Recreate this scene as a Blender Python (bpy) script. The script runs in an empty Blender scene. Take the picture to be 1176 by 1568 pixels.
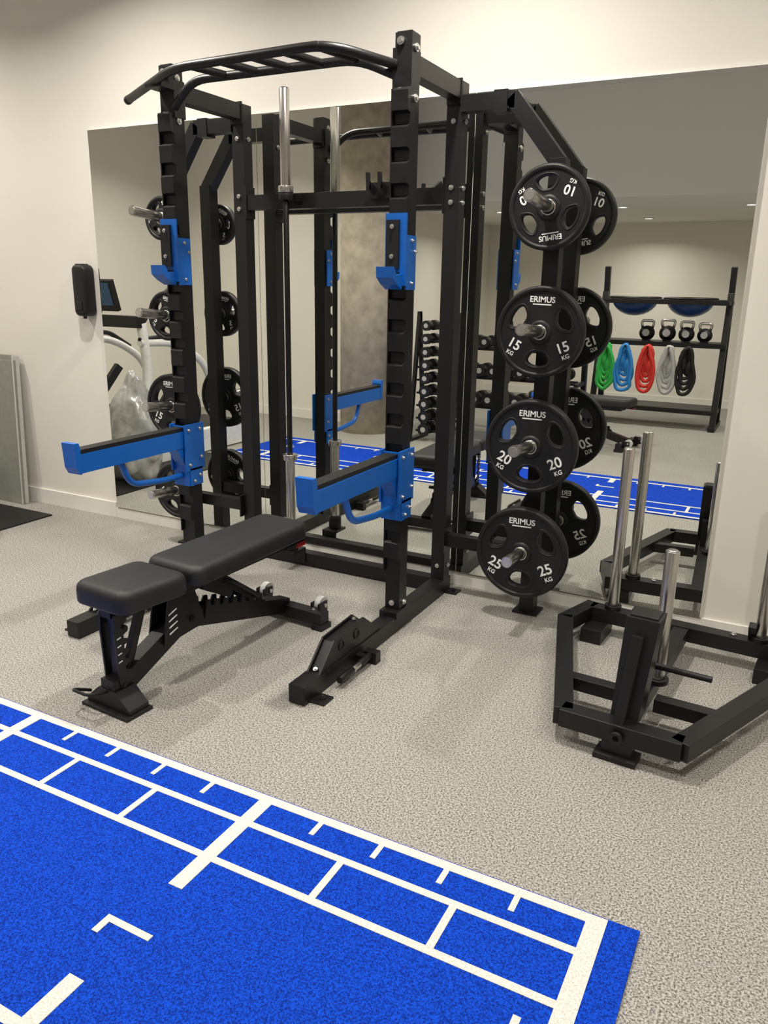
import bpy, bmesh, math, random
from mathutils import Vector, Matrix, Euler
from mathutils import noise as NZ
random.seed(3)
scene = bpy.context.scene
COL = scene.collection

# ------------------------------------------------------------ materials
def mat(name, col, rough=0.5, metal=0.0, var=0.06, nscale=30.0, bump=0.0, bscale=200.0, spec=0.5, coat=0.0, emis=None, estr=0.0):
    m = bpy.data.materials.new(name); m.use_nodes = True
    nt = m.node_tree; bs = nt.nodes["Principled BSDF"]
    tc = nt.nodes.new("ShaderNodeTexCoord")
    no = nt.nodes.new("ShaderNodeTexNoise"); no.inputs["Scale"].default_value = nscale; no.inputs["Detail"].default_value = 3
    nt.links.new(tc.outputs["Object"], no.inputs["Vector"])
    rp = nt.nodes.new("ShaderNodeValToRGB")
    rp.color_ramp.elements[0].position = 0.3; rp.color_ramp.elements[1].position = 0.7
    rp.color_ramp.elements[0].color = tuple(c*(1-var) for c in col)+(1,)
    rp.color_ramp.elements[1].color = tuple(min(1, c*(1+var)) for c in col)+(1,)
    nt.links.new(no.outputs["Fac"], rp.inputs["Fac"])
    nt.links.new(rp.outputs["Color"], bs.inputs["Base Color"])
    bs.inputs["Roughness"].default_value = rough
    bs.inputs["Metallic"].default_value = metal
    bs.inputs["Specular IOR Level"].default_value = spec
    bs.inputs["Coat Weight"].default_value = coat
    if bump > 0:
        n2 = nt.nodes.new("ShaderNodeTexNoise"); n2.inputs["Scale"].default_value = bscale; n2.inputs["Detail"].default_value = 2
        nt.links.new(tc.outputs["Object"], n2.inputs["Vector"])
        bp = nt.nodes.new("ShaderNodeBump"); bp.inputs["Strength"].default_value = bump; bp.inputs["Distance"].default_value = 0.002
        nt.links.new(n2.outputs["Fac"], bp.inputs["Height"]); nt.links.new(bp.outputs["Normal"], bs.inputs["Normal"])
    if emis:
        bs.inputs["Emission Color"].default_value = emis+(1,); bs.inputs["Emission Strength"].default_value = estr
    return m

M_BLACK = mat("black_powder_coat", (0.0065, 0.0065, 0.007), 0.40, bump=0.10, bscale=900, spec=0.42)
M_BLACK2 = mat("black_plastic", (0.009, 0.009, 0.009), 0.5, spec=0.4)
M_RUB = mat("black_rubber", (0.008, 0.008, 0.0085), 0.48, bump=0.1, bscale=600, spec=0.4)
M_BLUE = mat("blue_powder_coat", (0.006, 0.125, 0.52), 0.35, var=0.04)
M_STEEL = mat("brushed_steel", (0.62, 0.60, 0.57), 0.26, 1.0, var=0.05, nscale=80)
M_DSTEEL = mat("black_oxide_steel", (0.05, 0.05, 0.05), 0.35, 1.0)
M_BOLT = mat("zinc_bolt", (0.7, 0.69, 0.66), 0.3, 1.0)
M_VINYL = mat("black_vinyl", (0.013, 0.013, 0.0145), 0.5, bump=0.25, bscale=700, spec=0.45)
M_WHITE = mat("white_print", (0.85, 0.85, 0.83), 0.6, var=0.02)
M_RED = mat("red_plastic", (0.6, 0.02, 0.02), 0.4)
M_WALL = mat("wall_paint", (0.80, 0.77, 0.70), 0.85, var=0.012, nscale=3, bump=0.05, bscale=300)
M_CEIL = mat("ceiling_paint", (0.80, 0.78, 0.73), 0.9, var=0.01, nscale=2)
M_TRIM = mat("trim_paint", (0.82, 0.80, 0.75), 0.5, var=0.01)
M_MIR = mat("mirror_glass", (0.89, 0.91, 0.865), 0.0, 1.0, var=0.0)
M_CONC = mat("raw_concrete", (0.49, 0.435, 0.345), 0.8, var=0.2, nscale=9, bump=0.4, bscale=40)
M_GREY = mat("grey_board", (0.27, 0.275, 0.245), 0.6)
M_LGREY = mat("light_grey_plastic", (0.6, 0.6, 0.58), 0.4)
M_MWHITE = mat("white_machine_paint", (0.78, 0.78, 0.76), 0.3)
M_SCREEN = mat("console_screen", (0.03, 0.10, 0.22), 0.2)
M_WRAP = mat("silver_plastic_wrap", (0.42, 0.42, 0.42), 0.25, 0.2, var=0.3, nscale=12, bump=0.9, bscale=22)
M_NAVY = mat("navy_dome", (0.01, 0.05, 0.20), 0.3)
M_GREEN = mat("green_rubber", (0.03, 0.42, 0.07), 0.5)
M_CYAN = mat("blue_rubber", (0.02, 0.22, 0.6), 0.5)
M_REDR = mat("red_rubber", (0.6, 0.03, 0.02), 0.5)
M_GRYR = mat("grey_rubber", (0.4, 0.4, 0.4), 0.5)
M_LAMP = mat("lamp_diffuser", (1, 1, 1), 0.5, emis=(1.0, 0.95, 0.87), estr=12)

# speckled floor
def floor_mat():
    m = bpy.data.materials.new("speckled_rubber_floor"); m.use_nodes = True
    nt = m.node_tree; bs = nt.nodes["Principled BSDF"]
    tc = nt.nodes.new("ShaderNodeTexCoord")
    n1 = nt.nodes.new("ShaderNodeTexNoise"); n1.inputs["Scale"].default_value = 175; n1.inputs["Detail"].default_value = 3; n1.inputs["Roughness"].default_value = 0.75
    nt.links.new(tc.outputs["Object"], n1.inputs["Vector"])
    r1 = nt.nodes.new("ShaderNodeValToRGB")
    e = r1.color_ramp.elements
    e[0].position = 0.385; e[0].color = (0.062, 0.058, 0.051, 1)
    e[1].position = 0.61; e[1].color = (0.54, 0.52, 0.475, 1)
    k = e.new(0.485); k.color = (0.295, 0.283, 0.256, 1)
    nt.links.new(n1.outputs["Fac"], r1.inputs["Fac"])
    n2 = nt.nodes.new("ShaderNodeTexNoise"); n2.inputs["Scale"].default_value = 2.5; n2.inputs["Detail"].default_value = 4
    nt.links.new(tc.outputs["Object"], n2.inputs["Vector"])
    mr = nt.nodes.new("ShaderNodeMapRange"); mr.inputs["To Min"].default_value = 0.88; mr.inputs["To Max"].default_value = 1.06
    nt.links.new(n2.outputs["Fac"], mr.inputs["Value"])
    mx = nt.nodes.new("ShaderNodeVectorMath"); mx.operation = 'SCALE'
    nt.links.new(r1.outputs["Color"], mx.inputs[0]); nt.links.new(mr.outputs["Result"], mx.inputs["Scale"])
    nt.links.new(mx.outputs["Vector"], bs.inputs["Base Color"])
    bs.inputs["Roughness"].default_value = 0.7
    bp = nt.nodes.new("ShaderNodeBump"); bp.inputs["Strength"].default_value = 0.3; bp.inputs["Distance"].default_value = 0.002
    nt.links.new(n1.outputs["Fac"], bp.inputs["Height"]); nt.links.new(bp.outputs["Normal"], bs.inputs["Normal"])
    return m
M_FLOOR = floor_mat()
def turf_mat(name, c0, c1):
    m = bpy.data.materials.new(name); m.use_nodes = True
    nt = m.node_tree; bs = nt.nodes["Principled BSDF"]
    tc = nt.nodes.new("ShaderNodeTexCoord")
    n1 = nt.nodes.new("ShaderNodeTexNoise"); n1.inputs["Scale"].default_value = 210; n1.inputs["Detail"].default_value = 3
    nt.links.new(tc.outputs["Object"], n1.inputs["Vector"])
    r1 = nt.nodes.new("ShaderNodeValToRGB")
    r1.color_ramp.elements[0].position = 0.36; r1.color_ramp.elements[0].color = c0+(1,)
    r1.color_ramp.elements[1].position = 0.64; r1.color_ramp.elements[1].color = c1+(1,)
    nt.links.new(n1.outputs["Fac"], r1.inputs["Fac"]); nt.links.new(r1.outputs["Color"], bs.inputs["Base Color"])
    bs.inputs["Roughness"].default_value = 0.85; bs.inputs["Specular IOR Level"].default_value = 0.15
    bp = nt.nodes.new("ShaderNodeBump"); bp.inputs["Strength"].default_value = 0.7; bp.inputs["Distance"].default_value = 0.003
    nt.links.new(n1.outputs["Fac"], bp.inputs["Height"]); nt.links.new(bp.outputs["Normal"], bs.inputs["Normal"])
    return m
M_TURF = turf_mat("blue_turf", (0.0, 0.018, 0.23), (0.003, 0.075, 0.68))
M_TURFW = turf_mat("white_turf", (0.58, 0.57, 0.52), (0.82, 0.81, 0.75))

# ------------------------------------------------------------ builder
def fillet(pts, rad, n=5):
    pts = [Vector(p) for p in pts]; out = [pts[0]]
    for i in range(1, len(pts)-1):
        a, b, c = pts[i-1], pts[i], pts[i+1]
        d1 = (a-b); d2 = (c-b); r = min(rad, d1.length*0.45, d2.length*0.45)
        p1 = b+d1.normalized()*r; p2 = b+d2.normalized()*r
        for k in range(n+1):
            t = k/n; out.append(p1*(1-t)**2+b*2*t*(1-t)+p2*t*t)
    out.append(pts[-1]); return out

class B:
    def __init__(s, name):
        s.name = name; s.bm = bmesh.new(); s.mats = []
    def mi(s, m):
        if m not in s.mats: s.mats.append(m)
        return s.mats.index(m)
    def _tag(s, n, m, smooth=False):
        s.bm.faces.ensure_lookup_table(); i = s.mi(m)
        for f in s.bm.faces[n:]:
            f.material_index = i
            f.smooth = bool(smooth)
    def hexa(s, corners, m):
        n = len(s.bm.faces)
        v = [s.bm.verts.new(c) for c in corners]
        for q in ((0,3,2,1),(4,5,6,7),(0,1,5,4),(1,2,6,5),(2,3,7,6),(3,0,4,7)):
            s.bm.faces.new([v[i] for i in q])
        s._tag(n, m)
    def box(s, c, sz, m, rot=None):
        c = Vector(c); R = Euler(rot).to_matrix() if rot else Matrix.Identity(3)
        hx, hy, hz = [k/2 for k in sz]
        cs = [(-hx,-hy,-hz),(hx,-hy,-hz),(hx,hy,-hz),(-hx,hy,-hz),(-hx,-hy,hz),(hx,-hy,hz),(hx,hy,hz),(-hx,hy,hz)]
        s.hexa([c+R@Vector(k) for k in cs], m)
    def bb(s, x0, x1, y0, y1, z0, z1, m):
        s.box(((x0+x1)/2,(y0+y1)/2,(z0+z1)/2),(abs(x1-x0),abs(y1-y0),abs(z1-z0)),m)
    def bar(s, p0, p1, w, h, m, up=(0,0,1)):
        p0, p1 = Vector(p0), Vector(p1); d = (p1-p0).normalized(); up = Vector(up)
        if abs(d.dot(up)) > 0.98: up = Vector((0,1,0))
        sd = d.cross(up).normalized(); u = sd.cross(d).normalized()
        cs = []
        for p in (p0, p1):
            for a, b in ((-1,-1),(1,-1),(1,1),(-1,1)):
                cs.append(p+sd*a*w/2+u*b*h/2)
        s.hexa(cs, m)
    def ring(s, c, a, b, r, seg):
        return [s.bm.verts.new(c+a*math.cos(2*math.pi*i/seg)*r+b*math.sin(2*math.pi*i/seg)*r) for i in range(seg)]
    def pipe(s, pts, r, m, seg=14, caps=True, closed=False):
        pts = [Vector(p) for p in pts]; n = len(s.bm.faces)
        rr = r if isinstance(r, (list, tuple)) else [r]*len(pts)
        N = len(pts); rings = []; prev = None
        for i, p in enumerate(pts):
            if closed: d = (pts[(i+1) % N]-pts[i-1])
            else: d = (pts[min(i+1, N-1)]-pts[max(i-1, 0)])
            d.normalize()
            if prev is None:
                a = d.orthogonal().normalized()
            else:
                a = (prev-d*prev.dot(d)).normalized()
            prev = a; b = d.cross(a)
            rings.append(s.ring(p, a, b, rr[i], seg))
        K = N if closed else N-1
        for i in range(K):
            r0, r1 = rings[i], rings[(i+1) % N]
            for j in range(seg):
                s.bm.faces.new([r0[j], r0[(j+1) % seg], r1[(j+1) % seg], r1[j]])
        s._tag(n, m, True)
        if caps and not closed:
            n = len(s.bm.faces)
            s.bm.faces.new(list(reversed(rings[0]))); s.bm.faces.new(rings[-1]); s._tag(n, m)
    def cyl(s, p0, p1, r, m, seg=24): s.pipe([p0, p1], r, m, seg)
    def prism(s, poly, axis, a0, a1, m):
        def P(u, v, a):
            return {'x': (a,u,v), 'y': (u,a,v), 'z': (u,v,a)}[axis]
        n = len(s.bm.faces)
        v0 = [s.bm.verts.new(P(u,v,a0)) for u,v in poly]; v1 = [s.bm.verts.new(P(u,v,a1)) for u,v in poly]
        k = len(poly)
        s.bm.faces.new(list(reversed(v0))); s.bm.faces.new(v1)
        for i in range(k): s.bm.faces.new([v0[i], v0[(i+1)%k], v1[(i+1)%k], v1[i]])
        s._tag(n, m)
    def lathe(s, prof, o, axis, m, seg=48, closed=True, smooth=True):
        o = Vector(o); ax = Vector(axis).normalized(); a = ax.orthogonal().normalized(); b = ax.cross(a)
        n = len(s.bm.faces)
        rings = [s.ring(o+ax*h, a, b, max(r, 1e-4), seg) for r, h in prof]
        K = len(rings) if closed else len(rings)-1
        for i in range(K):
            r0, r1 = rings[i], rings[(i+1) % len(rings)]
            for j in range(seg):
                s.bm.faces.new([r0[j], r0[(j+1)%seg], r1[(j+1)%seg], r1[j]])
        s._tag(n, m, smooth)
    def ball(s, c, r, m, seg=20, scale=(1,1,1), roty=0.0):
        n = len(s.bm.faces)
        bmesh.ops.create_uvsphere(s.bm, u_segments=seg, v_segments=seg//2, radius=r, matrix=Matrix.Translation(c) @ Matrix.Rotation(roty,4,'Y') @ Matrix.Diagonal(scale+(1,)))
        s._tag(n, m, True)
    def pad(s, cx, y0, y1, w0, w1, z0, z1, rad, er, m, tilt=0.0):
        L = y1-y0; W = max(w0, w1)
        def outline(e):
            pts = []; w = W/2-e; l = L/2-e; r = max(rad-e, 0.004)
            for (sx, sy, a0) in ((1,1,0),(-1,1,90),(-1,-1,180),(1,-1,270)):
                for k in range(7):
                    a = math.radians(a0+15*k)
                    pts.append((sx*(w-r)+r*math.cos(a), sy*(l-r)+r*math.sin(a)))
            return pts
        prof = []
        eb = min(er, .014)
        for k in range(5):
            a = math.radians(90*k/4); prof.append((eb*(1-math.sin(a)), z0+eb*(1-math.cos(a))))
        for k in range(6):
            a = math.radians(90*k/5); prof.append((er*(1-math.cos(a)), z1-er*(1-math.sin(a))))
        prof.append((er+0.02, z1+0.002))
        n = len(s.bm.faces); rings = []
        for e, z in prof:
            rg = []
            for x, y in outline(e):
                t = (y+L/2)/L; f = (w0*(1-t)+w1*t)/W
                rg.append(s.bm.verts.new((cx+x*f, y0+L/2+y, z+tilt*(0.5-t)*L)))
            rings.append(rg)
        k = len(rings[0])
        for i in range(len(rings)-1):
            for j in range(k): s.bm.faces.new([rings[i][j], rings[i][(j+1)%k], rings[i+1][(j+1)%k], rings[i+1][j]])
        s.bm.faces.new(list(reversed(rings[0]))); s.bm.faces.new(rings[-1])
        s._tag(n, m, True)
    def add(s, me, M, m, smooth=False):
        n = len(s.bm.faces); nv = len(s.bm.verts)
        s.bm.from_mesh(me); s.bm.verts.ensure_lookup_table()
        for v in s.bm.verts[nv:]: v.co = M @ v.co
        s._tag(n, m, smooth)
    def bolt(s, p, axis, r=0.013, h=0.008, m=None):
        p = Vector(p); a = Vector(axis)
        s.cyl(p, p+a*h, r, m or M_BOLT, 12); s.cyl(p+a*h, p+a*(h+0.006), r*0.6, m or M_BOLT, 6)
    def done(s, loc=(0,0,0), rotz=0.0, bevel=0.003, parent=None):
        bmesh.ops.recalc_face_normals(s.bm, faces=s.bm.faces)
        me = bpy.data.meshes.new(s.name); s.bm.to_mesh(me); s.bm.free()
        for m in s.mats: me.materials.append(m)
        ob = bpy.data.objects.new(s.name, me); COL.objects.link(ob)
        ob.location = loc; ob.rotation_euler = (0,0,rotz)
        if bevel > 0:
            bv = ob.modifiers.new("bevel", 'BEVEL'); bv.width = bevel; bv.segments = 2; bv.limit_method = 'ANGLE'; bv.angle_limit = math.radians(42)
        if parent: ob.parent = parent
        return ob

def dup(ob, loc, rotz=0.0):
    o = ob.copy(); COL.objects.link(o); o.location = loc; o.rotation_euler = (0,0,rotz)
    return o

def to_mesh(data):
    o = bpy.data.objects.new("tmp", data); COL.objects.link(o)
    bpy.context.view_layer.update()
    dg = bpy.context.evaluated_depsgraph_get()
    me = bpy.data.meshes.new_from_object(o.evaluated_get(dg))
    bpy.data.objects.remove(o); return me
_tc = {}
def text_mesh(t, size, ext=0.0006, bold=0.018):
    k = (t, round(size, 4))
    if k not in _tc:
        c = bpy.data.curves.new("txt", 'FONT'); c.body = t; c.size = size; c.extrude = ext; c.align_x = 'CENTER'; c.align_y = 'CENTER'
        c.offset = size*bold
        _tc[k] = to_mesh(c)
    return _tc[k]

# ------------------------------------------------------------ ROOM
XW0, XW1, YF0, YW, ZC = -6.6, 2.6, -4.0, 3.62, 3.25
def room_box(name, x0,x1,y0,y1,z0,z1,m):
    b = B(name); b.bb(x0,x1,y0,y1,z0,z1,m); return b.done(bevel=0)
room_box("floor", XW0-.1,XW1+.1,YF0-.1,YW+.1,-0.1,0,M_FLOOR)
room_box("wall_back", XW0-.1,XW1+.1,YW,YW+.1,0,ZC,M_WALL)
room_box("wall_left", XW0-.1,XW0,YF0,YW,0,ZC,M_WALL)
room_box("wall_right", XW1,XW1+.1,YF0,YW,0,ZC,M_WALL)
room_box("wall_front", XW0-.1,XW1+.1,YF0-.1,YF0,0,ZC,M_WALL)
room_box("ceiling", XW0-.1,XW1+.1,YF0-.1,YW+.1,ZC,ZC+.1,M_CEIL)
room_box("wall_partition", XW0,-4.2,YF0,-0.4,0,ZC,M_WALL)
room_box("ceiling_lower", -4.2,XW1,YF0,-0.76,2.3,ZC,M_CEIL)
room_box("baseboard_back_left", XW0,-3.84,YW-.015,YW,0,0.10,M_TRIM)
room_box("baseboard_back_right", -0.25,XW1,YW-.015,YW,0,0.07,M_TRIM)
room_box("baseboard_back_center", -3.84,-0.25,YW-.012,YW,0,0.065,M_TRIM)
room_box("baseboard_partition", XW0,-4.2,-0.4,-0.385,0,0.10,M_TRIM)
room_box("baseboard_front", -4.2,XW1,YF0,YF0+.015,0,0.10,M_TRIM)

# mirror
b = B("wall_mirror")
xs = [-3.825, -2.640, -1.447, -0.257]
b.bb(xs[0]-.006, xs[-1]+.006, YW-.010, YW-.001, 0.070, 2.320, M_TRIM)
for i in range(3):
    b.bb(xs[i]+.0015, xs[i+1]-.0015, YW-.018, YW-.010, 0.074, 2.310, M_MIR)
b.done(bevel=0)

# turf
b = B("turf_track")
TX0, TX1, TY0, TY1 = -4.5, -0.156, 0.70, 1.68
b.bb(TX0,TX1,TY0,TY1,0.0005,0.008,M_TURF)
def ln(x0,x1,y0,y1,zt=.0096): b.bb(x0,x1,y0,y1,0.006,zt,M_TURFW)
xe = -0.232
def hline(yc, w, x1=xe):
    ln(TX0, x1, yc-w/2, yc+w/2)
hline(1.661, 0.030); hline(1.544, 0.022, xe-.048); hline(1.381, 0.022, xe-.048); hline(0.80, 0.028)
ln(xe-.048, xe, 0.786, 1.6455, .0102)
majors = [-1.235-0.985*i for i in range(4)]
prev = xe-.025
for mx in majors:
    for k in range(1,5):
        x = prev+(mx-prev)*k/5; ln(x-.008,x+.008,1.59,1.646,.0099); ln(x-.008,x+.008,.813,.87,.0099)
    for k in (1,2):
        x = prev+(mx-prev)*k/3; ln(x-.010,x+.010,1.391,1.534,.0099)
    ln(mx-.022, mx+.022, 1.255, 1.646,.0102); ln(mx-.022, mx+.022, .813, .94,.0102)
    prev = mx
for i, mx in enumerate(majors):
    if i == 0:
        ln(mx-.07, mx+.065, 1.090, 1.108); ln(mx-.077, mx-.058, 1.052, 1.1075,.0099)
    else:
        me = text_mesh(str(i+1), 0.2)
        b.add(me, Matrix.Translation((mx,1.09,0.0095))@Matrix.Rotation(math.radians(90),4,'Z'), M_TURFW)
ln(-0.352,-0.334,1.20,1.315)
b.done(bevel=0)

# ------------------------------------------------------------ POWER RACK
XL, XR, YF, YR, T = -2.635, -1.48, 2.98, 3.475, 0.07
PXR, PXL = XR+.47, XL-.445
b = B("power_rack")
h = T/2
for sgn, X in ((-1, XL), (1, XR)):
    b.bb(X-h, X+h, 2.18, 3.53, 0.004, 0.076, M_BLACK)
    b.box((X, 2.182, 0.04), (0.062, 0.006, 0.062), M_BLACK2)
    for yy in (2.25, 3.50):
        b.bb(X+sgn*h-.002 if sgn>0 else X-h-.06, X+h+.06 if sgn>0 else X-h+.002, yy-.035, yy+.035, 0.0, 0.008, M_BLACK)
        b.bolt((X+sgn*(h+.032), yy, 0.008), (0,0,1), 0.011, m=M_BLACK2)
    b.bb(X-h, X+h, YF-h, YF+h, 0.076, 2.39, M_BLACK)
    b.bb(X-.03, X+.03, YF-.03, YF+.03, 2.388, 2.394, M_BLACK2)
    z = 2.17
    while z > 0.30:
        b.prism([(YF-h+.002, z-.055), (YF-h-.024, z-.047), (YF-h-.024, z+.022), (YF-h+.002, z+.037)], 'x', X-h, X+h, M_BLACK)
        z -= 0.127
    b.bb(X-h-.006, X-h, YF-.05, YF+.02, 0.28, 2.2, M_BLACK)
    b.bb(X-h-.008, X+h+.008, YF-.075, YF+.075, 0.070, 0.10, M_BLACK)
    for zz in (2.36, 2.19):
        b.bolt((X-.01, YF-h, zz), (0,-1,0), .015); b.bolt((X+h, YF-.005, zz-.02), (1,0,0), .015)
    b.bolt((X+h, YF, .13), (1,0,0)); b.bolt((X, YF-h, .13), (0,-1,0))
    b.bb(X-h, X+h, YR-h, YR+h, 0.076, 2.325, M_BLACK)
    for zz in (2.17, 1.905, 1.845, 0.15):
        b.bolt((X+h, YR, zz), (1,0,0), 0.011); b.bolt((X, YR-h, zz), (0,-1,0), 0.011)
    b.bb(X-.03, X+.03, YF+h, YR-h, 2.255, 2.325, M_BLACK)
    b.bb(X-.034, X+.034, YR-h-.008, YR-h+.001, 2.235, 2.335, M_BLACK)
    b.bb(X-.034, X+.034, YF+h-.001, YF+h+.008, 2.235, 2.335, M_BLACK)
    for dx in (-.026, .026):
        b.prism([(2.29,.074),(2.40,.175),(2.63,.185),(2.78,.074)], 'x', X+dx-.004, X+dx+.004, M_BLACK)
    b.prism([(2.31,.074),(2.405,.165),(2.62,.175),(2.75,.074)], 'x', X-.022, X+.022, M_BLACK)
    for yy in (2.45, 2.57):
        b.lathe([(.016,0),(.022,0),(.022,.004),(.016,.004)], (X+.030, yy, .135), (1,0,0), M_BLACK2, 20)
        b.cyl((X+.0301, yy, .135), (X+.0306, yy, .135), .016, M_BLACK2)
    b.bolt((X, 2.31, .085), (0,-.5,.8), .009, .005); b.bolt((X, 2.60, .18), (0,0,1), 0.009, .004)
    xp = X+.075
    b.cyl((xp, 2.36, .035), (xp, 2.46, .035), .014, M_BLACK); b.cyl((xp, 2.46, .035), (xp, 2.52, .035), .012, M_STEEL)
    b.cyl((xp, 2.52, .035), (xp, 2.62, .035), .014, M_BLACK)
    b.bar((X+h, 2.57, .035), (xp, 2.57, .035), .03, .03, M_BLACK)
    b.bb(xp-.03, xp+.03, 2.60, 2.64, 0.0, .05, M_BLACK)
    XP = PXR if sgn > 0 else PXL
    YP = 3.46
    b.bar((X+sgn*h*0.9, YP, 2.235), (X+sgn*.27, YP, 2.235), .06, .065, M_BLACK)
    b.bar((X+sgn*.255, YP, 2.248), (XP, YP, 1.985), .06, .065, M_BLACK)
    b.bb(X+sgn*.21-.03, X+sgn*.21+.03, YP-.034, YP+.034, 2.19, 2.275, M_BLACK)
    b.bb(XP-.034, XP+.034, YP-h, YP+h, 0.008, 2.0, M_BLACK)
    b.bb(XP-.06, XP+.06, YP-.055, YP+.055, 0.0, 0.01, M_BLACK)
    b.bar((X+sgn*h*0.9, YP, .29), (XP, YP, .29), .05, .06, M_BLACK)
    b.bb(X+sgn*(h+.004)-.004, X+sgn*(h+.004)+.004, YP-.05, YP+.05, .23, .35, M_BLACK)
    ytip = 3.09 if sgn > 0 else 3.15
    for zz in (.34, .822, 1.312, 1.807):
        b.cyl((XP, YP-h+.002, zz-.006), (XP, ytip, zz+.020), 0.0245, M_STEEL, 28)
        b.cyl((XP, ytip, zz+.020), (XP, ytip-.003, zz+.0202), 0.018, M_BOLT, 20)
        b.lathe([(.025,0),(.04,0),(.04,.014),(.025,.014)], (XP, YP-h, zz-.006), (0,-1,0), M_BLACK, 28)
    # J-cup
    zc0, zc1 = 1.475, 1.76
    yf = YF-h-.026
    b.bb(X-.046, X+.046, yf-.008, yf, 1.49, zc1, M_BLUE)
    b.bb(X+.0385, X+.046, yf, YF+.02, 1.475, 1.68, M_BLUE)
    b.bb(X-.046, X-.0385, yf, YF+.02, 1.475, 1.68, M_BLUE)
    b.bb(X-.036, X+.018, yf-.022, yf-.008, 1.555, 1.735, M_BLACK2)
    b.bolt((X-.01, yf-.022, 1.71), (0,-1,0), .009, .004); b.bolt((X-.01, yf-.022, 1.60), (0,-1,0), .009, .004)
    b.prism([(yf-.006,1.475),(yf-.006,1.535),(yf-.055,1.53),(yf-.075,1.56),(yf-.088,1.56),(yf-.085,1.52),(yf-.05,1.495)], 'x', X-.043, X+.03, M_BLUE)
    b.bb(X-.032, X+.02, yf-.06, yf-.008, 1.533, 1.541, M_BLACK2)
    for yy, zz in ((YF-.02,1.66),(YF-.02,1.50),(YF+.008,1.62)):
        b.bolt((X+.046, yy, zz), (1,0,0), .008, .004)
    # spotter arm
    b.bb(X+.040, X+.049, YF-.085, YF+.05, .60, .827, M_BLUE)
    b.bb(X-.049, X-.040, YF-.085, YF+.05, .60, .827, M_BLUE)
    b.bb(X+.040, X+.049, YF-.06, YF+.03, .523, .61, M_BLUE)
    b.bb(X-.049, X-.040, YF-.06, YF+.03, .523, .61, M_BLUE)
    b.bb(X-.046, X+.046, YF-.070, YF-.062, .525, .82, M_BLUE)
    b.bb(X-.033, X+.033, 2.262, YF-.06, .715, .796, M_BLUE)
    b.prism([(YF-.06,.72),(YF-.06,.61),(YF-.13,.72)], 'x', X-.030, X+.030, M_BLUE)
    b.prism([(2.250,.74),(2.265,.712),(2.275,.712),(2.275,.825),(2.268,.845),(2.243,.845)], 'x', X-.036, X+.036, M_BLUE)
    b.bb(X-.029, X+.029, 2.28, YF-.07, .796, .814, M_BLACK2)
    b.pipe(fillet([(X,2.52,.72),(X,2.57,.60),(X,2.78,.575),(X,YF-.06,.575)], .06), .014, M_BLUE, 14)
    for yy, zz in ((YF-.06,.80),(YF+.02,.80),(YF-.06,.63),(YF+.01,.57),(YF-.03,.545),(YF+.025,.66)):
        b.bolt((X+.049, yy, zz), (1,0,0), .009, .004)
b.bb(XL+h, XR-h, YR-.03, YR+.03, 1.84, 1.91, M_BLACK)
b.bb(XL+h, XR-h, YR-.03, YR+.03, 0.008, 0.076, M_BLACK)
for X, s2 in ((XL+h,1),(XR-h,-1)):
    b.bb(min(X,X+s2*.008), max(X,X+s2*.008), YR-.036, YR+.036, 1.80, 1.95, M_BLACK)
BX, BY = -2.31, 3.375
b.bb(BX-.05, BX+.05, BY+.036, YR-.03, 1.87, 1.905, M_BLACK)
b.lathe([(.017,0),(.036,0),(.036,.03),(.017,.03)], (BX,BY,1.872), (0,0,1), M_BLACK, 28)
b.bb(BX-.045, BX+.045, BY-.045, YR-.03, 0.10, 0.112, M_BLACK)
b.bb(BX-.045, BX+.045, YR-.04, YR-.03, 0.02, 0.112, M_BLACK)
b.lathe([(.028,0),(.036,0),(.036,.07),(.028,.07)], (BX,BY,.112), (0,0,1), M_BLACK, 28)
for xx in (-1.86, -1.80):
    b.bar((xx,YR-.03,1.90),(xx,YR-.10,1.925),.014,.03,M_BLACK); b.bar((xx,YR-.10,1.90),(xx,YR-.105,1.975),.014,.02,M_BLACK)
b.bb(-1.88,-1.72,YR-.045,YR-.03,1.87,1.94,M_BLACK)
b.bar((-1.72,YR-.04,1.92),(-1.70,YR-.10,1.96),.02,.05,M_BLACK)
A = fillet([(-2.89,2.985,2.282),(-2.45,2.785,2.325),(-1.69,2.75,2.325),(-1.515,2.95,2.285)], .10)
b.pipe(A, .0175, M_BLACK, 18)
b.lathe([(.0,0),(.019,0),(.019,.02),(.0,.02)], A[0], (A[0]-A[1]), M_BLACK2, 20)
Bp = fillet([(-2.60,2.955,2.22),(-2.48,2.94,2.315),(-1.68,2.955,2.32),(-1.515,2.965,2.25)], .08)
b.pipe(Bp, .0175, M_BLACK, 18)
for k in range(5):
    x = -2.36+.155*k
    b.cyl((x, 2.78-.035*(x+2.45)/.76, 2.325), (x+.06, 2.945, 2.318), .0155, M_BLACK, 16)
b.bb(XR-h-.01, XR-h, YF-h, YF+h, 2.20, 2.34, M_BLACK); b.bb(XL+h, XL+h+.01, YF-h, YF+h, 2.18, 2.33, M_BLACK)
b.bb(XL-h, XL+h+.02, YF-h-.09, YF-h, 2.285, 2.30, M_BLACK)
b.done(bevel=0.0025)

# barbell
b = B("olympic_barbell")
b.cyl((BX,BY,.60),(BX,BY,1.94),.014,M_DSTEEL,20)
for z0, z1, cz in ((.165,.605,.605),(1.935,2.355,1.905)):
    b.cyl((BX,BY,z0),(BX,BY,z1),.0247,M_STEEL,28)
    b.lathe([(.014,0),(.037,0),(.037,.03),(.014,.03)],(BX,BY,cz),(0,0,1),M_STEEL,28)
b.lathe([(.0,0),(.02,0),(.02,.004),(.0,.004)],(BX,BY,2.355),(0,0,1),M_BLACK2,24)
b.done(bevel=0.0015)

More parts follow.
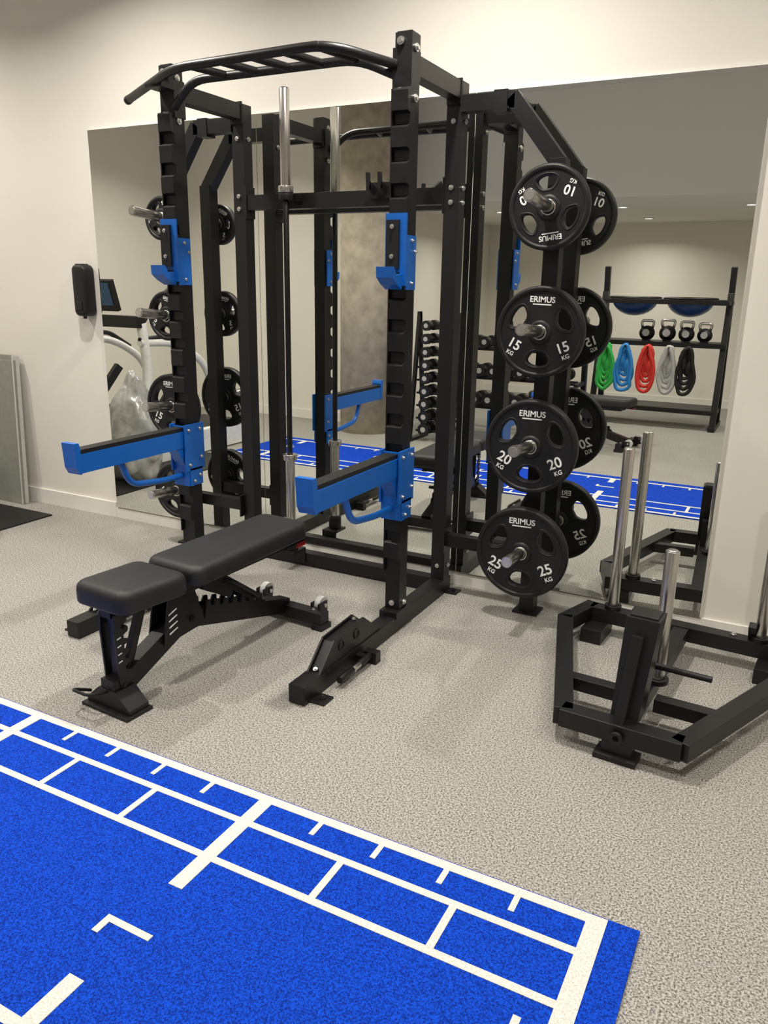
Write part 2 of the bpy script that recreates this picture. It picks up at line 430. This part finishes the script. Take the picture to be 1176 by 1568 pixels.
# ------------------------------------------------------------ weight plates
def plate_mesh(r):
    c = bpy.data.curves.new("web", 'CURVE'); c.dimensions = '2D'; c.fill_mode = 'BOTH'; c.extrude = .0125; c.bevel_depth = .003; c.bevel_resolution = 1
    def sp(pts):
        s_ = c.splines.new('POLY'); s_.points.add(len(pts)-1)
        for p, q in zip(s_.points, pts): p.co = (q[0], q[1], 0, 1)
        s_.use_cyclic_u = True
    sp([(math.cos(2*math.pi*i/96)*(r-.012), math.sin(2*math.pi*i/96)*(r-.012)) for i in range(96)])
    sp([(math.cos(2*math.pi*i/40)*.03, math.sin(2*math.pi*i/40)*.03) for i in range(40)])
    for a0 in (30, 150, 270):
        pts = []
        for i in range(36):
            t = 2*math.pi*i/36
            ct = math.copysign(abs(math.cos(t))**.72, math.cos(t)); st = math.copysign(abs(math.sin(t))**.72, math.sin(t))
            rad = r*(.585+.17*st); an = math.radians(a0)+ct*math.radians(23+3*st)
            pts.append((rad*math.cos(an), rad*math.sin(an)))
        sp(pts)
    return to_mesh(c)
def plate(r, kg, loc, roll=0.0, th=0.046, brand=True):
    b = B("weight_plate")
    RX = Matrix.Rotation(math.radians(90), 4, 'X')
    b.add(plate_mesh(r), RX, M_RUB)
    t = th/2
    b.lathe([(r-.022,-t+.006),(r-.016,-t),(r-.006,-t),(r,-t+.007),(r,t-.007),(r-.006,t),(r-.016,t),(r-.022,t-.006)], (0,0,0), (0,1,0), M_RUB, 96)
    b.lathe([(.026,-t),(.044,-t),(.052,-t+.008),(.052,t-.008),(.044,t),(.026,t)], (0,0,0), (0,1,0), M_RUB, 48)
    b.lathe([(.0255,-t-.001),(.031,-t-.001),(.031,t+.001),(.0255,t+.001)], (0,0,0), (0,1,0), M_STEEL, 48)
    for a0 in (30,150,270):
        pts = []
        for i in range(36):
            tt = 2*math.pi*i/36
            ct = math.copysign(abs(math.cos(tt))**.72, math.cos(tt)); st = math.copysign(abs(math.sin(tt))**.72, math.sin(tt))
            rad = r*(.585+.195*st); an = math.radians(a0)+ct*math.radians(26+3*st)
            pts.append((rad*math.cos(an), -.0145, rad*math.sin(an)))
        b.pipe(pts, .0035, M_RUB, 8, closed=True)
        b.pipe([(p[0], .0145, p[2]) for p in pts], .0035, M_RUB, 8, closed=True)
    for side in (0, 1):
        S = Matrix.Rotation(math.pi*side, 4, 'Z')
        def put(txt, size, x, z, rot):
            b.add(text_mesh(txt, size), S@Matrix.Translation((x, -.0163, z))@Matrix.Rotation(-rot, 4, 'Y')@RX, M_WHITE)
        if brand:
            put("ERIMUS", r*.175, 0, r*.70, 0)
            q = -1 if side == 0 else 1
            b.box((0,q*.0163,r*.60),(r*.42,.001,r*.025),M_WHITE)
        for a, rr in ((210, 25), (330, -25)):
            x = r*.64*math.cos(math.radians(a)); z = r*.64*math.sin(math.radians(a))+r*.02
            ro = math.radians(-rr)
            put(kg, r*.31, x, z, ro)
            put("KG", r*.13, x + math.sin(ro)*r*.21, z-math.cos(ro)*r*.21, ro)
    ob = b.done(bevel=0); ob.location = loc; ob.rotation_euler = (0, roll, 0)
    return ob
def pz(zz, y): return zz-.006+(3.425-y)/.335*.026-.001
for r,kg,y,zz,ro in ((.167,"10",3.36,1.807,math.radians(172)),(.190,"15",3.355,1.312,.03),(.206,"20",3.335,.822,0),(.210,"25",3.30,.34,-.02)):
    plate(r, kg, (PXR, y, pz(zz,y)), ro)
for r,kg,zz,ro in ((.110,"5",1.807,.5),(.130,"5",1.312,.2),(.180,"15",.822,0),(.160,"10",.34,.4)):
    plate(r, kg, (PXL, 3.37, pz(zz,3.37)), ro)

# ------------------------------------------------------------ bench
def bench(name):
    b = B(name)
    b.pad(0, -.005, .315, .265, .285, .392, .475, .055, .032, M_VINYL, tilt=0.03)
    b.pad(0, .335, 1.05, .285, .27, .400, .477, .055, .032, M_VINYL, tilt=-0.02)
    b.box((0,.16,.388),(.20,.24,.012),M_BLACK2)
    b.box((0,.69,.395),(.20,.62,.012),M_BLACK2)
    b.bar((0,.03,.375),(0,.36,.368),.05,.036,M_BLACK)
    for x in (-.05,.05):
        b.bar((x,.34,.370),(x,.95,.378),.03,.035,M_BLACK)
    b.bar((-.05,.93,.378),(.05,.93,.378),.03,.03,M_BLACK)
    b.bar((0,.05,.075),(0,.40,.235),.06,.075,M_BLACK)
    b.bar((0,.36,.235),(0,1.02,.065),.06,.07,M_BLACK)
    for x in (-.040,.040):
        b.prism([(.25,.17),(.29,.38),(.41,.38),(.47,.19)],'x',x-.004,x+.004,M_BLACK)
        b.bolt((x+math.copysign(.004,x),.335,.355),(math.copysign(1,x),0,0),.014,.006,M_BLACK2)
        b.bolt((x+math.copysign(.004,x),.40,.23),(math.copysign(1,x),0,0),.014,.006,M_BLACK2)
    for x in (-.036,.036):
        pts=[(.040,.10),(.030,.30),(.035,.37),(.085,.37)]
        zt=.335
        for k in range(5):
            pts += [(.088,zt),(.070,zt-.008),(.070,zt-.022),(.092,zt-.030)]
            zt -= .040
        pts += [(.105,.12)]
        b.prism(pts,'x',x-.004,x+.004,M_BLACK)
    b.bar((0,.055,.37),(0,.060,.08),.03,.014,M_BLACK)
    b.cyl((-.05,.075,.315),(.05,.075,.315),.008,M_BLACK2,12)
    b.bar((0,.20,.375),(0,.10,.12),.028,.028,M_BLACK)
    for k in range(4):
        b.box((.0448,.300,.215+.026*k),(.0015,.045,.006),M_WHITE,(math.radians(20),0,0))
        b.box((.0402,.048,.19+.03*k),(.0015,.018,.005),M_WHITE,(math.radians(10),0,0))
    b.prism([(-.11,.0),(-.11,.03),(-.045,.085),(.045,.085),(.11,.03),(.11,.0)],'y',.01,.10,M_BLACK)
    b.bb(-.12,.12,-.01,.11,.0,.012,M_BLACK2)
    b.pipe(fillet([(-.10,.02,.05),(-.12,-.05,.08),(-.02,-.055,.085),(.0,.02,.075)],.03),.006,M_BLACK2,10)
    b.bar((0,.05,.03),(0,.05,.12),.07,.07,M_BLACK)
    b.bolt((.035,.055,.095),(1,0,0),.012,.006,M_BLACK2)
    for x in (-.034,.034):
        pts=[(.47,.19)]
        y=.49
        for k in range(7):
            zz=.275-(y-.49)*.26
            pts += [(y,zz),(y+.020,zz-.004),(y+.022,zz-.030),(y+.040,zz-.035)]
            y += .052
        pts += [(.87,.10)]
        b.prism(pts,'x',x-.004,x+.004,M_BLACK)
    for x in (-.048,.048):
        b.bar((x,.54,.365),(x,.76,.205),.010,.04,M_BLACK)
        b.bar((x*1.1,.46,.36),(x*1.1,.62,.27),.008,.05,M_BLACK)
    b.cyl((-.085,.755,.212),(.085,.755,.212),.011,M_BLACK2,16)
    b.pipe(fillet([(.05,.58,.34),(.095,.60,.325),(.095,.74,.22),(.06,.755,.212)],.02),.007,M_BLACK2,10)
    b.bolt((.053,.54,.362),(1,0,0),.013,.006,M_BLACK2)
    b.box((.095,1.0,.385),(.05,.06,.022),M_RED)
    b.bb(.05,.12,.90,1.03,.380,.396,M_BLACK2)
    b.bb(-.235,.235,.985,1.045,.022,.078,M_BLACK)
    for x in (-.215,.215):
        b.bb(x-.028,x+.028,.977,1.053,.0,.026,M_BLACK2)
        b.bolt((x*.8,1.015,.078),(0,0,1),.009,.004)
    for x in (-.175,.145):
        b.bb(x-.004,x+.004,1.035,1.10,.03,.10,M_BLACK); b.bb(x+.036,x+.044,1.035,1.10,.03,.10,M_BLACK)
        b.cyl((x+.006,1.085,.080),(x+.034,1.085,.080),.038,M_LGREY,28)
        b.cyl((x-.006,1.085,.080),(x+.048,1.085,.080),.010,M_STEEL,14)
    return b
bn = bench("weight_bench").done(loc=(-2.045,1.80,0), rotz=math.radians(-3.9), bevel=.0022)
dup(bn, (-2.42,-.72,0), math.radians(-82))

# ------------------------------------------------------------ sled
b = B("weight_sled")
zc = .095; hh = .064
FW, KW, RW = .20, .455, .44
b.bar((-FW,-.96,zc),(FW,-.96,zc),.065,hh,M_BLACK)
for s_ in (-1,1):
    b.bar((s_*(FW-.01),-.975,zc),(s_*KW,-.20,zc),.065,hh,M_BLACK)
    b.bar((s_*(KW-.003),-.215,zc),(s_*RW*.9,.015,zc),.06,hh,M_BLACK)
    b.bb(s_*.35-.045,s_*.35+.045,-.16,.02,0,.064,M_BLACK)
    b.cyl((s_*.30,-.02,.10),(s_*.30,-.02,.85),.0235,M_STEEL,28)
    b.lathe([(.0,0),(.02,0),(.02,.004),(0,.004)],(s_*.30,-.02,.85),(0,0,1),M_BOLT,20)
    b.lathe([(.024,0),(.036,0),(.036,.02),(.024,.02)],(s_*.30,-.02,.127),(0,0,1),M_BLACK,24)
    b.bar((s_*.05,-.70,zc-.005),(s_*.31,-.70,zc-.005),.05,.05,M_BLACK)
b.bar((-RW*.9,-.02,zc),(RW*.9,-.02,zc),.065,hh,M_BLACK)
b.bar((0,-.95,zc),(0,-.03,zc),.06,.055,M_BLACK)
b.bb(-.07,.07,-1.01,-.93,0,.02,M_BLACK2); b.bb(-.05,.05,-.99,-.93,.015,.07,M_BLACK)
b.lathe([(.010,0),(.022,0),(.022,.012),(.010,.012)],(0,-1.0,.09),(0,-1,0),M_BLACK2,20)
b.hexa([(-.045,-.93,.12),(.045,-.93,.12),(.045,-.83,.12),(-.045,-.83,.12),(-.045,-.85,.455),(.065,-.85,.455),(.065,-.75,.455),(-.045,-.75,.455)],M_BLACK)
b.box((.01,-.80,.456),(.09,.08,.01),M_BLACK2)
b.bar((.01,-.89,.41),(-.005,-.965,.12),.035,.03,M_BLACK,up=(0,1,0))
b.cyl((.03,-.60,.11),(.03,-.60,.625),.0245,M_STEEL,28)
b.lathe([(0,0),(.018,0),(.018,.004),(0,.004)],(.03,-.60,.625),(0,0,1),M_BOLT,20)
b.lathe([(.025,0),(.04,0),(.04,.02),(.025,.02)],(.03,-.60,.122),(0,0,1),M_BLACK,24)
b.cyl((.03,-.74,.25),(.23,-.74,.25),.011,M_BLACK,16)
b.bar((0,-.74,.12),(0,-.74,.27),.05,.05,M_BLACK)
b.bar((.27,-.05,.20),(.27,.0,.12),.03,.03,M_BLACK)
for x in (-.2,.2):
    b.bolt((x,-.02,.126),(0,0,1),.011)
b.done(loc=(-.30,3.38,0), rotz=math.radians(-4), bevel=.003)

# ------------------------------------------------------------ wall dispenser
b = B("soap_dispenser")
b.pad(0,-.15,.15,.11,.11,0,.085,.035,.02,M_BLACK2)
b.box((0,.14,.045),(.06,.03,.05),M_BLACK2)
b.box((0,-.09,.088),(.05,.05,.006),M_RUB)
b.cyl((0,-.10,.05),(0,-.165,.05),.012,M_BLACK2)
ob = b.done(bevel=.003); ob.location=(-3.93,YW-.001,1.425); ob.rotation_euler=(math.radians(90),0,0)

b = B("leaning_board")
b.box((-5.02,3.565,.50),(.80,.018,1.0),M_GREY,(math.radians(-2.5),0,0))
b.box((-5.0,3.535,.485),(.80,.016,.97),M_GREY,(math.radians(-2.5),0,0))
b.box((-4.61,3.55,.50),(.012,.05,1.0),M_LGREY,(math.radians(-2.5),0,0))
b.done(bevel=.002)
b = B("rubber_mat"); b.bb(-5.6,-4.22,1.72,3.42,0.0,.009,M_RUB); b.done(bevel=.002)

# treadmill (seen in the mirror)
b = B("treadmill")
b.bb(-5.45,-4.75,.95,2.55,.05,.17,M_BLACK2); b.bb(-5.35,-4.85,.93,2.40,.17,.18,M_RUB)
for s_ in (-1,1):
    X=-5.1+s_*.37
    b.bb(X-.04,X+.04,.95,2.6,.0,.20,M_MWHITE)
    b.pipe(fillet([(X,2.45,.15),(X,2.30,.75),(X,2.35,1.15)],.15),.04,M_MWHITE)
    b.pipe(fillet([(X,2.38,1.0),(X,1.95,.98),(X,1.55,.75),(X,1.50,.18)],.25,8),.032,M_MWHITE)
    b.pipe(fillet([(X,2.35,1.12),(X,2.2,1.30),(X,2.0,1.42)],.08),.016,M_BLACK2)
    b.pipe(fillet([(X,2.38,1.02),(X,2.0,1.04),(X,1.75,.9)],.08),.02,M_BLACK2)
    b.bar((X,2.45,.2),(X*.99+.05,2.0,.75),.05,.07,M_BLACK2)
b.box((-5.1,2.42,.30),(.66,.36,.30),M_BLACK2)
b.box((-5.1,2.38,1.16),(.80,.10,.09),M_BLACK2)
b.box((-5.1,2.40,1.36),(.34,.04,.25),M_BLACK2,(math.radians(-15),0,0))
b.box((-5.1,2.375,1.365),(.28,.008,.18),M_SCREEN,(math.radians(-15),0,0))
b.box((-5.1,2.425,1.365),(.28,.008,.18),M_SCREEN,(math.radians(-15),0,0))
b.done(loc=(0,0,.009),bevel=.01)
b = B("plastic_wrapped_bundle")
n=len(b.bm.faces)
bmesh.ops.create_icosphere(b.bm,subdivisions=5,radius=1,matrix=Matrix.Identity(4)); b._tag(n,M_WRAP,True)
for v in b.bm.verts:
    c=v.co.copy()
    d=1+.18*NZ.noise(c*1.8)-.10*abs(NZ.noise(c*3.5))-.045*abs(NZ.noise(c*8+Vector((3,1,7))))
    taper=1.0-.30*c.z
    v.co=Vector((c.x*.21*d*taper,c.y*.19*d*taper,max(c.z*.44*d,-.38)))
b.done(loc=(-4.43,2.80,.389),bevel=0)

# ------------------------------------------------------------ things behind the camera (reflected)
b = B("concrete_column"); b.lathe([(.0,0),(.276,0),(.276,ZC),(.0,ZC)],(-4.02,-.10,0),(0,0,1),M_CONC,64,closed=False)
b.done(bevel=0)

def dumbbell(b,x,y,z,r,L=.10):
    b.cyl((x,y-L*.6,z),(x,y+L*.6,z),.015,M_STEEL,12)
    for s_ in (-1,1):
        b.cyl((x,y+s_*L*.55,z),(x,y+s_*L*1.3,z),r,M_RUB,18)
        b.cyl((x,y+s_*L*1.3,z),(x,y+s_*(L*1.3+.002),z),r*.45,M_GRYR,18)
b = B("dumbbell_tower_rack"); X,Y=-3.14,.05
for s_ in (-1,1):
    b.bar((X+s_*.22,Y-.16,.02),(X+s_*.22,Y,1.24),.03,.05,M_BLACK); b.bar((X+s_*.22,Y+.16,.02),(X+s_*.22,Y,1.24),.03,.05,M_BLACK)
    b.bb(X+s_*.22-.03,X+s_*.22+.03,Y-.22,Y+.22,0,.03,M_BLACK)
for k in range(9):
    z=.10+.125*k; b.bb(X-.22,X+.22,Y-.03,Y-.015,z-.02,z,M_BLACK); b.bb(X-.22,X+.22,Y+.015,Y+.03,z-.02,z,M_BLACK)
b.done(bevel=.002)
b = B("dumbbell_set")
for k in range(9):
    for s_ in (-1,1): dumbbell(b,X+s_*.10,Y,.10+.125*k+.016,.060-.0015*k,.09)
b.done(bevel=.003)
b = B("dumbbell_rack"); RX0=-2.80
for s_ in (-1,1):
    xx=RX0+s_*.74
    b.bar((xx,-1.38,.0),(xx,-1.30,.95),.05,.07,M_BLACK); b.bb(xx-.03,xx+.03,-1.5,-.85,0,.05,M_BLACK)
for k in range(3):
    z=.24+.30*k; y=-.98-.11*k
    for dy in (-.07,.07): b.bb(RX0-.72,RX0+.72,y+dy-.02,y+dy+.02,z-.03,z,M_BLACK)
    for s_ in (-1,1): b.bb(RX0+s_*.74-.02,RX0+s_*.74+.02,-1.36,y+.10,z-.05,z-.01,M_BLACK)
b.done(bevel=.003)
b = B("dumbbell_set")
for k in range(3):
    z=.24+.30*k; y=-.98-.11*k; r=.070-.004*k
    for i in range(9): dumbbell(b,RX0-.61+.152*i,y,z+r+.001,r,.11)
b.done(bevel=.003)

b = B("storage_shelf_rack"); SY=-2.30
for X in (-2.12,-.80):
    b.bar((X,SY-.22,.0),(X,SY+.02,1.72),.06,.06,M_BLACK); b.bar((X,SY+.26,.0),(X,SY+.02,1.45),.06,.06,M_BLACK)
    b.bb(X-.035,X+.035,SY-.3,SY+.32,0,.05,M_BLACK)
for z,d in ((1.38,.285),(.93,.17),(.22,.22)):
    for dy in (-d,d): b.bb(-2.12,-.80,SY+.02+dy-.02,SY+.02+dy+.02,z-.05,z,M_BLACK)
    if z<1.2: b.bb(-2.12,-.80,SY+.02-d,SY+.02+d,z-.012,z,M_BLACK)
    for X in (-2.12,-.80): b.bb(X-.02,X+.02,SY+.02-d,SY+.02+d,z-.05,z-.01,M_BLACK)
b.done(bevel=.003)
for i,(x,r) in enumerate(((-1.62,.085),(-1.40,.09),(-1.20,.085),(-1.01,.08))):
    b=B("kettlebell"); b.ball((0,0,r*.93),r,M_RUB,24,(1,1,.95))
    b.pipe(fillet([(-r*.6,0,r*1.5),(-r*.85,0,r*2.5),(r*.85,0,r*2.5),(r*.6,0,r*1.5)],.04),.015,M_STEEL,12)
    b.cyl((0,r*.85,r),(0,r*1.0,r),r*.45,M_GRYR,20)
    b.bb(-.04,.04,-.04,.04,0,.02,M_RUB)
    b.done(loc=(x,SY+.05,.932),bevel=0)
for x in (-1.79,-1.20):
    b=B("balance_dome"); prof=[(.001,.0)]+[(.25*math.sin(math.radians(a)),.19*(1-math.cos(math.radians(a)))) for a in range(12,91,13)]
    b.lathe(prof,(0,0,0),(0,0,1),M_NAVY,40,closed=False)
    b.lathe([(.0,.185),(.26,.185),(.285,.19),(.285,.202),(.26,.21),(.0,.21)],(0,0,0),(0,0,1),M_BLACK2,40,closed=False)
    b.done(loc=(x,SY+.02,1.194),bevel=0)
for x,m,w in ((-2.0,M_GREEN,.12),(-1.79,M_CYAN,.12),(-1.55,M_REDR,.13),(-1.33,M_GRYR,.10),(-1.14,M_RUB,.13)):
    b=B("hanging_resistance_bands")
    for k in range(6):
        hgt=.11+.028*k; pts=[]
        for i in range(28):
            t=2*math.pi*i/28
            pts.append((x+.03*NZ.noise(Vector((x*9,k*3.1,i*.3)))+(w*.16+.013*k)*math.sin(t)*(1-.35*math.cos(t)),SY+.245+.011*k,.885-hgt+hgt*math.cos(t)))
        b.pipe(pts,.021,m,8,closed=True)
    for q in (-1,1):
        b.ball((x+q*.032,SY+.262,.70-.03*q),.05,m,18,(1.0,.8,1.9),.2*q)
    b.cyl((x,SY+.20,.875),(x,SY+.32,.875),.012,M_BLACK,12)
    b.done(bevel=0)
b = B("foam_mat_stack")
b.pad(0,-.3,.3,.9,.9,.0,.10,.03,.012,M_GREY); b.pad(0,-.28,.28,.86,.86,.105,.2,.03,.012,M_RUB)
b.done(loc=(.6,-3.3,0),bevel=0)

# ------------------------------------------------------------ lights
def light(x,y,z,p,size,spread=150,col=(1.0,.94,.85)):
    b=B("ceiling_downlight")
    b.lathe([(size*.5,0),(size*.5+.02,0),(size*.5+.02,-.008),(size*.5,-.012)],(x,y,z),(0,0,1),M_TRIM,32)
    b.cyl((x,y,z-.002),(x,y,z-.005),size*.5,M_LAMP,32)
    ob=b.done(bevel=0)
    ld=bpy.data.lights.new("downlight_lamp",'AREA'); ld.shape='DISK'; ld.size=size; ld.energy=p; ld.color=col; ld.spread=math.radians(spread)
    lo=bpy.data.objects.new("downlight_lamp",ld); COL.objects.link(lo); lo.location=(x,y,z-.02); lo.parent=ob
for x,p in ((-5.2,27),(-3.2,34),(-1.3,41),(.7,20)):
    light(x,2.60,ZC,p,.13)
for x,p in ((-5.2,20),(-2.4,25),(.4,20)):
    light(x,.95,ZC,p,.13,128)
for x,y in ((-1.9,-1.7),(-.68,-1.77),(-1.9,-3.2),(.8,-1.8),(-3.3,-1.9)):
    light(x,y,2.3,12,.09)
w=bpy.data.worlds.new("world"); scene.world=w; w.use_nodes=True
w.node_tree.nodes["Background"].inputs[0].default_value=(.9,.85,.78,1); w.node_tree.nodes["Background"].inputs[1].default_value=.3

# ------------------------------------------------------------ camera
cd=bpy.data.cameras.new("camera"); cam=bpy.data.objects.new("camera",cd); COL.objects.link(cam)
R=Matrix(((.8852,-.1430,.4426),(.4649,.2380,-.8527),(.0166,.9607,.2771)))
cam.matrix_world=Matrix.Translation((0,0,1.5))@R.to_4x4()
cd.sensor_fit='VERTICAL'; cd.sensor_height=36; cd.lens=27.92; cd.clip_start=.02
scene.camera=cam
scene.view_settings.view_transform='Standard'
